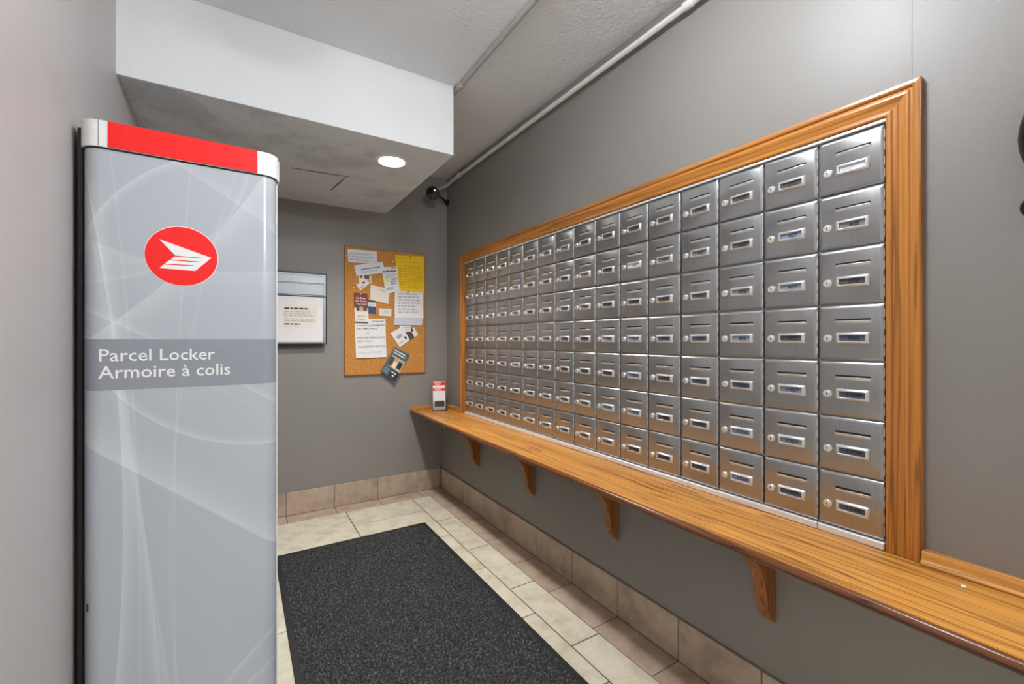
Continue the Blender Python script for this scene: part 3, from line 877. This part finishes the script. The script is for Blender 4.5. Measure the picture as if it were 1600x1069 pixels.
notice('glossy_slip', 'white slip in glossy sleeve at the top left of the board', 'paper slip', [(.667, 1.864), (.876, 1.868), (.879, 1.773), (.670, 1.767)], 1, plain('glossy_sleeve', srgb(222, 222, 226), 0.12, vary=0.02),
       [('l', .05, .9, .2, .9, GI, 3)], 0.003)
notice('typed_slip', 'tilted white slip with one blue printed line', 'paper slip', [(.710, 1.747), (.919, 1.796), (.939, 1.713), (.728, 1.670)], 2, M['paper'],
       [('r', .20, .86, .40, .48, BI), ('l', .2, .8, .60, .80, GI, 2)], 0.003)
notice('form_sheet', 'tilted white form with yellow highlight beside the yellow sheet', 'form', [(.911, 1.752), (1.027, 1.767), (1.047, 1.583), (.941, 1.547)], 4, M['paper'],
       [('r', .60, .90, .03, .07, I), ('l', .05, .9, .12, .22, I, 1), ('l', .10, .95, .26, .44, GI, 3), ('r', .04, .42, .45, .56, M['highlight']), ('l', .48, .95, .45, .72, BI, 3), ('r', .08, .58, .78, .88, GI)], 0.004)
notice('plain_note', 'blank cream note tilted below the highlighted form', 'note', [(.831, 1.614), (.975, 1.590), (.963, 1.474), (.824, 1.503)], 2, M['paper_cream'],
       [('l', .45, .85, .12, .28, GI, 1)], 0.004)
notice('photo_card', 'small card with dark photo, left under the typed slip', 'card', [(.743, 1.676), (.834, 1.680), (.837, 1.622), (.745, 1.627)], 1, M['paper_cream'],
       [('r', .08, .30, .0, .35, M['maroon']), ('r', .45, .85, .0, .45, M['photo_brown']), ('r', .6, .95, .5, .9, M['photo_tan'])], 0.002)
notice('business_card', 'white card tilted over the small photo card', 'card', [(.725, 1.606), (.797, 1.654), (.821, 1.623), (.756, 1.566)], 3, M['paper'],
       [('r', .55, .75, .15, .45, I), ('r', .15, .45, .55, .85, GI)], 0.002)
notice('maroon_brochure', 'maroon and cream brochure with three bold white lines', 'brochure', [(.709, 1.547), (.805, 1.547), (.816, 1.327), (.715, 1.329)], 5, M['paper_cream'],
       [('r', 0, 1, 0, .50, M['maroon']), ('t', .16, .84, .13, .20, M['paper'], 'No Mess'), ('t', .10, .92, .23, .30, M['paper'], 'No Stress'), ('t', .12, .92, .33, .40, M['paper'], 'You Save'),
        ('r', .14, .36, .47, .60, M['slate'], .0006), ('r', .36, .64, .45, .62, M['photo_tan'], .0006), ('r', .64, .92, .49, .60, M['photo_brown'], .0006), ('l', .2, .8, .72, .94, GI, 2), ('r', 0, .92, .965, 1, M['slate'])], 0.004)
notice('navy_card', 'small white and navy card beside the maroon brochure', 'card', [(.808, 1.497), (.868, 1.494), (.868, 1.400), (.811, 1.403)], 2, M['paper'],
       [('r', 0, 1, 0, .14, M['slate']), ('l', .1, .9, .20, .42, GI, 1), ('r', 0, 1, .46, 1, M['navy'])], 0.002)
notice('small_card', 'small plain white card alone in the middle of the board', 'card', [(.895, 1.440), (.986, 1.438), (.985, 1.383), (.895, 1.385)], 1, M['paper'],
       [('r', .10, .90, .15, .85, plain('cool_card_inset', srgb(214, 218, 226), 0.7)), ('l', .35, .75, .35, .55, GI, 1)], 0.001)
notice('handwritten_notice', 'large white sheet with black handwritten capital letters', 'notice', [(.715, 1.356), (.940, 1.364), (.947, 1.072), (.724, 1.066)], 2, M['paper'],
       [('t', .55, .94, .055, .085, I, 'ATTENTION'), ('t', .06, .96, .155, .195, I, 'IF YOU HAVE A LOCKER SOMETHING'), ('t', .06, .72, .235, .27, I, 'FOR A SMALL PARCEL'), ('t', .38, .44, .355, .39, I, 'OR'),
        ('t', .06, .96, .465, .505, I, 'IF YOU HAVE A PARCEL LOCKER'), ('t', .06, .52, .555, .59, I, 'GIVE IT BACK'), ('t', .07, .96, .695, .735, I, 'FOR ADDITIONAL INFO CALL'), ('t', .08, .85, .845, .89, GI, 'THANK-YOU PROPERTY')], 0.006)
notice('brown_card', 'card with brown photo half hidden behind the NEED card', 'card', [(1.095, 1.270), (1.164, 1.301), (1.199, 1.243), (1.132, 1.198)], 1, M['paper'],
       [('r', 0, .55, 0, 1, M['photo_brown']), ('r', .45, .80, .0, .35, M['slate'])], 0.001)
notice('white_card', 'white card peeking out under the folded letter flap', 'card', [(1.047, 1.330), (1.138, 1.332), (1.141, 1.268), (1.060, 1.262)], 2, M['paper'],
       [('l', .2, .95, .35, .9, GI, 2)], 0.001)
notice('need_card', 'tilted white card printed NEED above the dog brochure', 'card', [(.977, 1.255), (1.072, 1.306), (1.129, 1.200), (1.049, 1.145)], 4, M['paper'],
       [('t', .22, .66, .34, .54, I, 'NEED'), ('r', .72, .86, .62, .82, I), ('l', .15, .6, .72, .9, GI, 1)], 0.002)
notice('dog_brochure', 'tilted teal brochure with a dog picture hanging over the board edge', 'brochure', [(1.010, 1.148), (1.128, 1.085), (1.008, .877), (.901, .967)], 6, M['teal'],
       [('l', .08, .85, .05, .22, M['paper'], 2), ('r', .12, 1, .28, .68, M['photo_tan']), ('r', .12, .35, .34, .66, M['photo_brown'], .0006), ('r', .66, .92, .36, .60, M['slate'], .0006), ('r', .40, .62, .44, .66, M['paper_cream'], .0006), ('r', .45, 1, .70, .98, M['slate']),
        ('l', .52, .95, .74, .82, M['paper'], 1), ('l', .08, .42, .76, .95, plain('pale_teal_ink', srgb(136, 160, 170), 0.6), 3), ('r', .66, .76, .85, .91, M['paper'], .0006)], 0.012)

me_pin = {}
def pin(x, z, mat, label, layer=0.0, grp='pushpins in the cork board'):
    if mat.name not in me_pin:
        m_ = MB().lathe([(0.0055, 0.0), (0.0055, -0.0015), (0.0028, -0.003), (0.0028, -0.007), (0.0045, -0.0085), (0.0040, -0.0105), (0.0018, -0.0112)], 10, (0, 0, 0), 1).mesh('pushpin', smooth=True)
        m_.materials.append(mat); me_pin[mat.name] = m_
    tag(link('pushpin', me_pin[mat.name], None, None, (x, YP - 0.0012 * layer - 0.0007, z)), label, 'pushpin', grp)
for x, z, lb in ((.655, 1.812, 'upper of two brass pushpins left of the glossy slip'), (.652, 1.795, 'lower of two brass pushpins left of the glossy slip'),
                 (.707, 1.640, 'brass pushpin left of the small photo card'), (.708, 1.585, 'brass pushpin just above the maroon brochure'),
                 (.857, 1.640, 'lone brass pushpin right of the photo card, above blank note'), (.892, 1.660, 'leftmost of three clustered brass pushpins beside the form'),
                 (.905, 1.650, 'middle of three clustered brass pushpins beside the form'), (.908, 1.632, 'lowest of three clustered brass pushpins beside the form'),
                 (.998, 1.800, 'brass pushpin just left of the yellow sheet')):
    pin(x, z, M['gold'], lb, 0)
pin(1.132, 1.852, M['black'], 'dark pushpin at the top middle of the yellow sheet', 2)
pin(1.220, 1.846, M['gold'], 'brass pushpin in the top right corner of yellow sheet', 2)
pin(1.115, 1.573, M['black'], 'dark pushpin at the top of the handwritten letter', 4)
pin(.757, 1.540, M['paper'], 'white pushpin at the top of the maroon brochure', 6)

# ------------------------------------------------------------------ glazed directory case on the end wall
dc = thing('directory_case', 'black framed metal directory case with white notice, beside parcel locker', 'display case', (0.22, YB, 1.171))
dx0, dx1, dz0, dz1 = -0.06, 0.521, 1.171, 1.666
DF = 3.300
def dl(x0, x1, y0, y1, z0, z1): return MB().box(x0 - 0.22, x1 - 0.22, y0 - YB, y1 - YB, z0 - 1.171, z1 - 1.171)
dl(dx0 + 0.03, dx1 - 0.03, DF + 0.0125, YB - 0.001, dz0 + 0.004 - 0.02, dz1 - 0.03).build('back_box', M['grid_black'], dc, bevel=0.002)
for a in ((dx0, dx0 + 0.006, dz0, dz1), (dx1 - 0.006, dx1, dz0, dz1), (dx0 + 0.006, dx1 - 0.006, dz0, dz0 + 0.006), (dx0 + 0.006, dx1 - 0.006, dz1 - 0.007, dz1)):
    dl(a[0], a[1], DF - 0.004, DF + 0.012, a[2], a[3]).build('outer_frame', M['grid_black'], dc, bevel=0.001)
dl(dx0 + 0.0065, dx1 - 0.0065, DF + 0.006, DF + 0.012, dz0 + 0.0065, dz1 - 0.0075).build('face_plate', M['brushed_dir'], dc)
zz = dz1 - 0.020
dl(dx0 + 0.010, dx1 - 0.016, DF - 0.0005, DF + 0.0055, 1.592, zz).build('header_panel', M['brushed_dir'], dc, bevel=0.002)
dl(dx0 + 0.010, dx1 - 0.020, DF + 0.0005, DF + 0.0055, 1.512, 1.586).build('header_panel', M['brushed_dir'], dc, bevel=0.002)
dl(dx0 + 0.008, dx1 - 0.0065, DF - 0.002, DF + 0.0055, 1.500, 1.506).build('divider_bar', M['grid_black'], dc)
bd = dl(dx0 + 0.010, dx1 - 0.026, DF + 0.001, DF + 0.0055, 1.188, 1.497).build('white_board', M['paper'], dc)
dl(dx1 - 0.025, dx1 - 0.0085, DF + 0.0005, DF + 0.0055, dz0 + 0.012, 1.497).build('side_rail', M['brushed_dir'], dc, bevel=0.001)
nt = notice('directory_note', 'pale typed note stuck on the white board of directory case', 'note', [(.243, 1.437), (.456, 1.437), (.456, 1.288), (.243, 1.288)], 0, M['paper_cream'],
       [('l', .05, .92, .08, .22, I, 1), ('l', .04, .96, .25, .52, GI, 3), ('l', .05, .95, .58, .76, GI, 2), ('l', .05, .62, .80, .92, I, 1)], 0.0)
nt.location.y = DF + 0.0003; nt['group'] = 'notes in the directory case'; del nt['group']

# ------------------------------------------------------------------ lights with fixtures
dw = thing('downlight', 'lit round recessed downlight in the soffit underside', 'light', (0.697, 2.352, SZ))
def open_lathe(prof, seg=40):
    vs = [(r * math.cos(2 * math.pi * k / seg), r * math.sin(2 * math.pi * k / seg), h) for r, h in prof for k in range(seg)]
    fs = [(i * seg + k, i * seg + (k + 1) % seg, (i + 1) * seg + (k + 1) % seg, (i + 1) * seg + k) for i in range(len(prof) - 1) for k in range(seg)]
    return MB().add(vs, fs)
open_lathe([(0.0655, 0.0), (0.088, -0.0002), (0.088, -0.003), (0.080, -0.006), (0.068, -0.005), (0.0635, 0.0), (0.062, 0.045), (0.060, 0.060), (0.064, 0.062), (0.0655, 0.0)]).build('trim_ring', M['white'], dw, smooth=True)
MB().lathe([(0.0600, 0.052), (0.0600, 0.050), (0.030, 0.046)], 40).build('lens', M['lens'], dw, smooth=True)
def ceiling_lamp(x, y, label, mat):
    t = thing('ceiling_lamp', label, 'ceiling lamp', (x, y, ZC))
    MB().lathe([(0.145, -0.001), (0.165, -0.001), (0.165, -0.018), (0.158, -0.024), (0.145, -0.024)], 40).build('base_ring', M['white'], t, smooth=True)
    pr = [(0.144, -0.020)] + [(0.144 * math.cos(a), -0.024 - 0.10 * math.sin(a)) for a in [k * math.pi / 2 / 8 for k in range(8)]] + [(0.01, -0.124)]
    MB().lathe(pr, 32).build('diffuser', mat, t, smooth=True)
ceiling_lamp(0.68, 0.69, 'lit flush dome ceiling lamp in front of the soffit', M['diffuser'])
ceiling_lamp(1.55, -1.40, 'added unseen dome fill lamp in the lobby behind the viewer', M['diffuser_fill'])  # added fill lamps out of view, brighten left wall, locker and soffit
ceiling_lamp(2.30, -2.10, 'added unseen dome fill lamp by the far lobby wall', M['diffuser_fill'])

# ------------------------------------------------------------------ conduits and corner camera
def conduit(label, pts, r, mat, joints_):
    p0 = Vector(pts[0])
    t = thing('conduit', label, 'conduit', p0)
    MB().tube([Vector(p) - p0 for p in pts], r, 12).build('pipe', mat, t, smooth=True)
    for a in joints_:
        q = Vector(a) - p0
        MB().tube([q + Vector((0, -0.018, 0)), q + Vector((0, -0.016, 0)), q + Vector((0, 0.016, 0)), q + Vector((0, 0.018, 0))], [r * 1.02, r * 1.35, r * 1.35, r * 1.02], 12).build('coupling', mat, t, smooth=True)
    return t
PX, PZ = XR - 0.030, 2.445
conduit('pale painted conduit running along the top of the mailbox wall', [(PX, YR + 0.01, PZ), (PX, 3.20, PZ + 0.010)], 0.0125, M['pipe'], [(PX, 0.98 + 0.06, PZ + 0.006), (PX, 3.05, PZ + 0.0095)])
conduit('grey conduit running along the ceiling to the soffit front', [(0.965, Y0 + 0.01, ZC - 0.015), (0.965, SY + 0.12, ZC - 0.015)], 0.0125, M['pipe_grey'], [(0.965, SY - 0.05, ZC - 0.015)])
sc = thing('security_camera', 'small black round security camera in the wall corner under the conduit', 'camera', (PX, 3.25, PZ))
def sl_(p): return Vector(p) - Vector((PX, 3.25, PZ))
cc = Vector((1.268, 3.20, 2.335))
v = (Vector((0.15, 0.0, 1.25)) - cc); v = Vector((-0.35, -0.85, -0.25)).normalized()
MB().tube([sl_(cc - v * 0.05), sl_(cc - v * 0.046), sl_(cc + v * 0.030), sl_(cc + v * 0.036)], [0.030, 0.040, 0.0525, 0.050], 24).build('housing', M['black'], sc, smooth=True)
MB().tube([sl_(cc + v * 0.0362), sl_(cc + v * 0.042), sl_(cc + v * 0.046)], [0.040, 0.034, 0.012], 20).build('lens', M['gloss_black'], sc, smooth=True)
MB().tube([sl_(cc + v * 0.0372), sl_(cc + v * 0.0385)], [0.046, 0.044], 20).build('lens_ring', M['gloss_black'], sc, smooth=True)
MB().tube([sl_((1.30, 3.25, 2.355)), sl_((1.37, 3.285, 2.345)), sl_((1.44, 3.325, 2.325))], [0.011, 0.009, 0.012], 10).build('arm', M['black'], sc, smooth=True)
MB().tube([sl_((1.434, 3.325, 2.325)), sl_((1.4495, 3.325, 2.325))], [0.024, 0.024], 14).build('wall_plate', M['black'], sc, smooth=True)
MB().tube([sl_((PX, 3.215, PZ + 0.008)), sl_((PX - 0.020, 3.235, PZ - 0.015)), sl_((1.345, 3.24, 2.40)), sl_((1.30, 3.235, 2.365))], [0.012, 0.013, 0.009, 0.008], 10).build('cable_sleeve', M['pipe_grey'], sc, smooth=True)

# ------------------------------------------------------------------ black wall fixture at the right edge
wf = thing('wall_fixture', 'black rounded wall fixture with glossy knob right of the mailboxes', 'wall fixture', (XR, 0.12, 1.60))
vs = MB().lathe([(0.001, -0.05)] + [(0.100 * math.sin(a), -0.05 * math.cos(a)) for a in [math.pi * k / 14 for k in range(1, 14)]] + [(0.001, 0.05)], 32, (-0.053, 0.0, 0.0), 0)
vs.v = [(x, y * 1.03, z * 1.3 + 0.022) for x, y, z in vs.v]
vs.build('body', M['black'], wf, smooth=True)
MB().lathe([(0.001, -0.024)] + [(0.024 * math.sin(a), -0.024 * math.cos(a)) for a in [math.pi * k / 10 for k in range(1, 10)]] + [(0.001, 0.024)], 20, (-0.050, 0.077, -0.123), 2).build('knob', M['gloss_black'], wf, smooth=True)
MB().tube([(-0.050, 0.060, -0.117), (-0.050, 0.03, -0.105), (-0.050, 0.010, -0.075), (-0.050, 0.0, -0.06)], [0.012, 0.013, 0.014, 0.014], 12).build('arm', M['black'], wf, smooth=True)
MB().tube([(-0.012, 0.0, 0.02), (-0.0006, 0.0, 0.02)], [0.045, 0.05], 20).build('wall_plate', M['black'], wf, smooth=True)
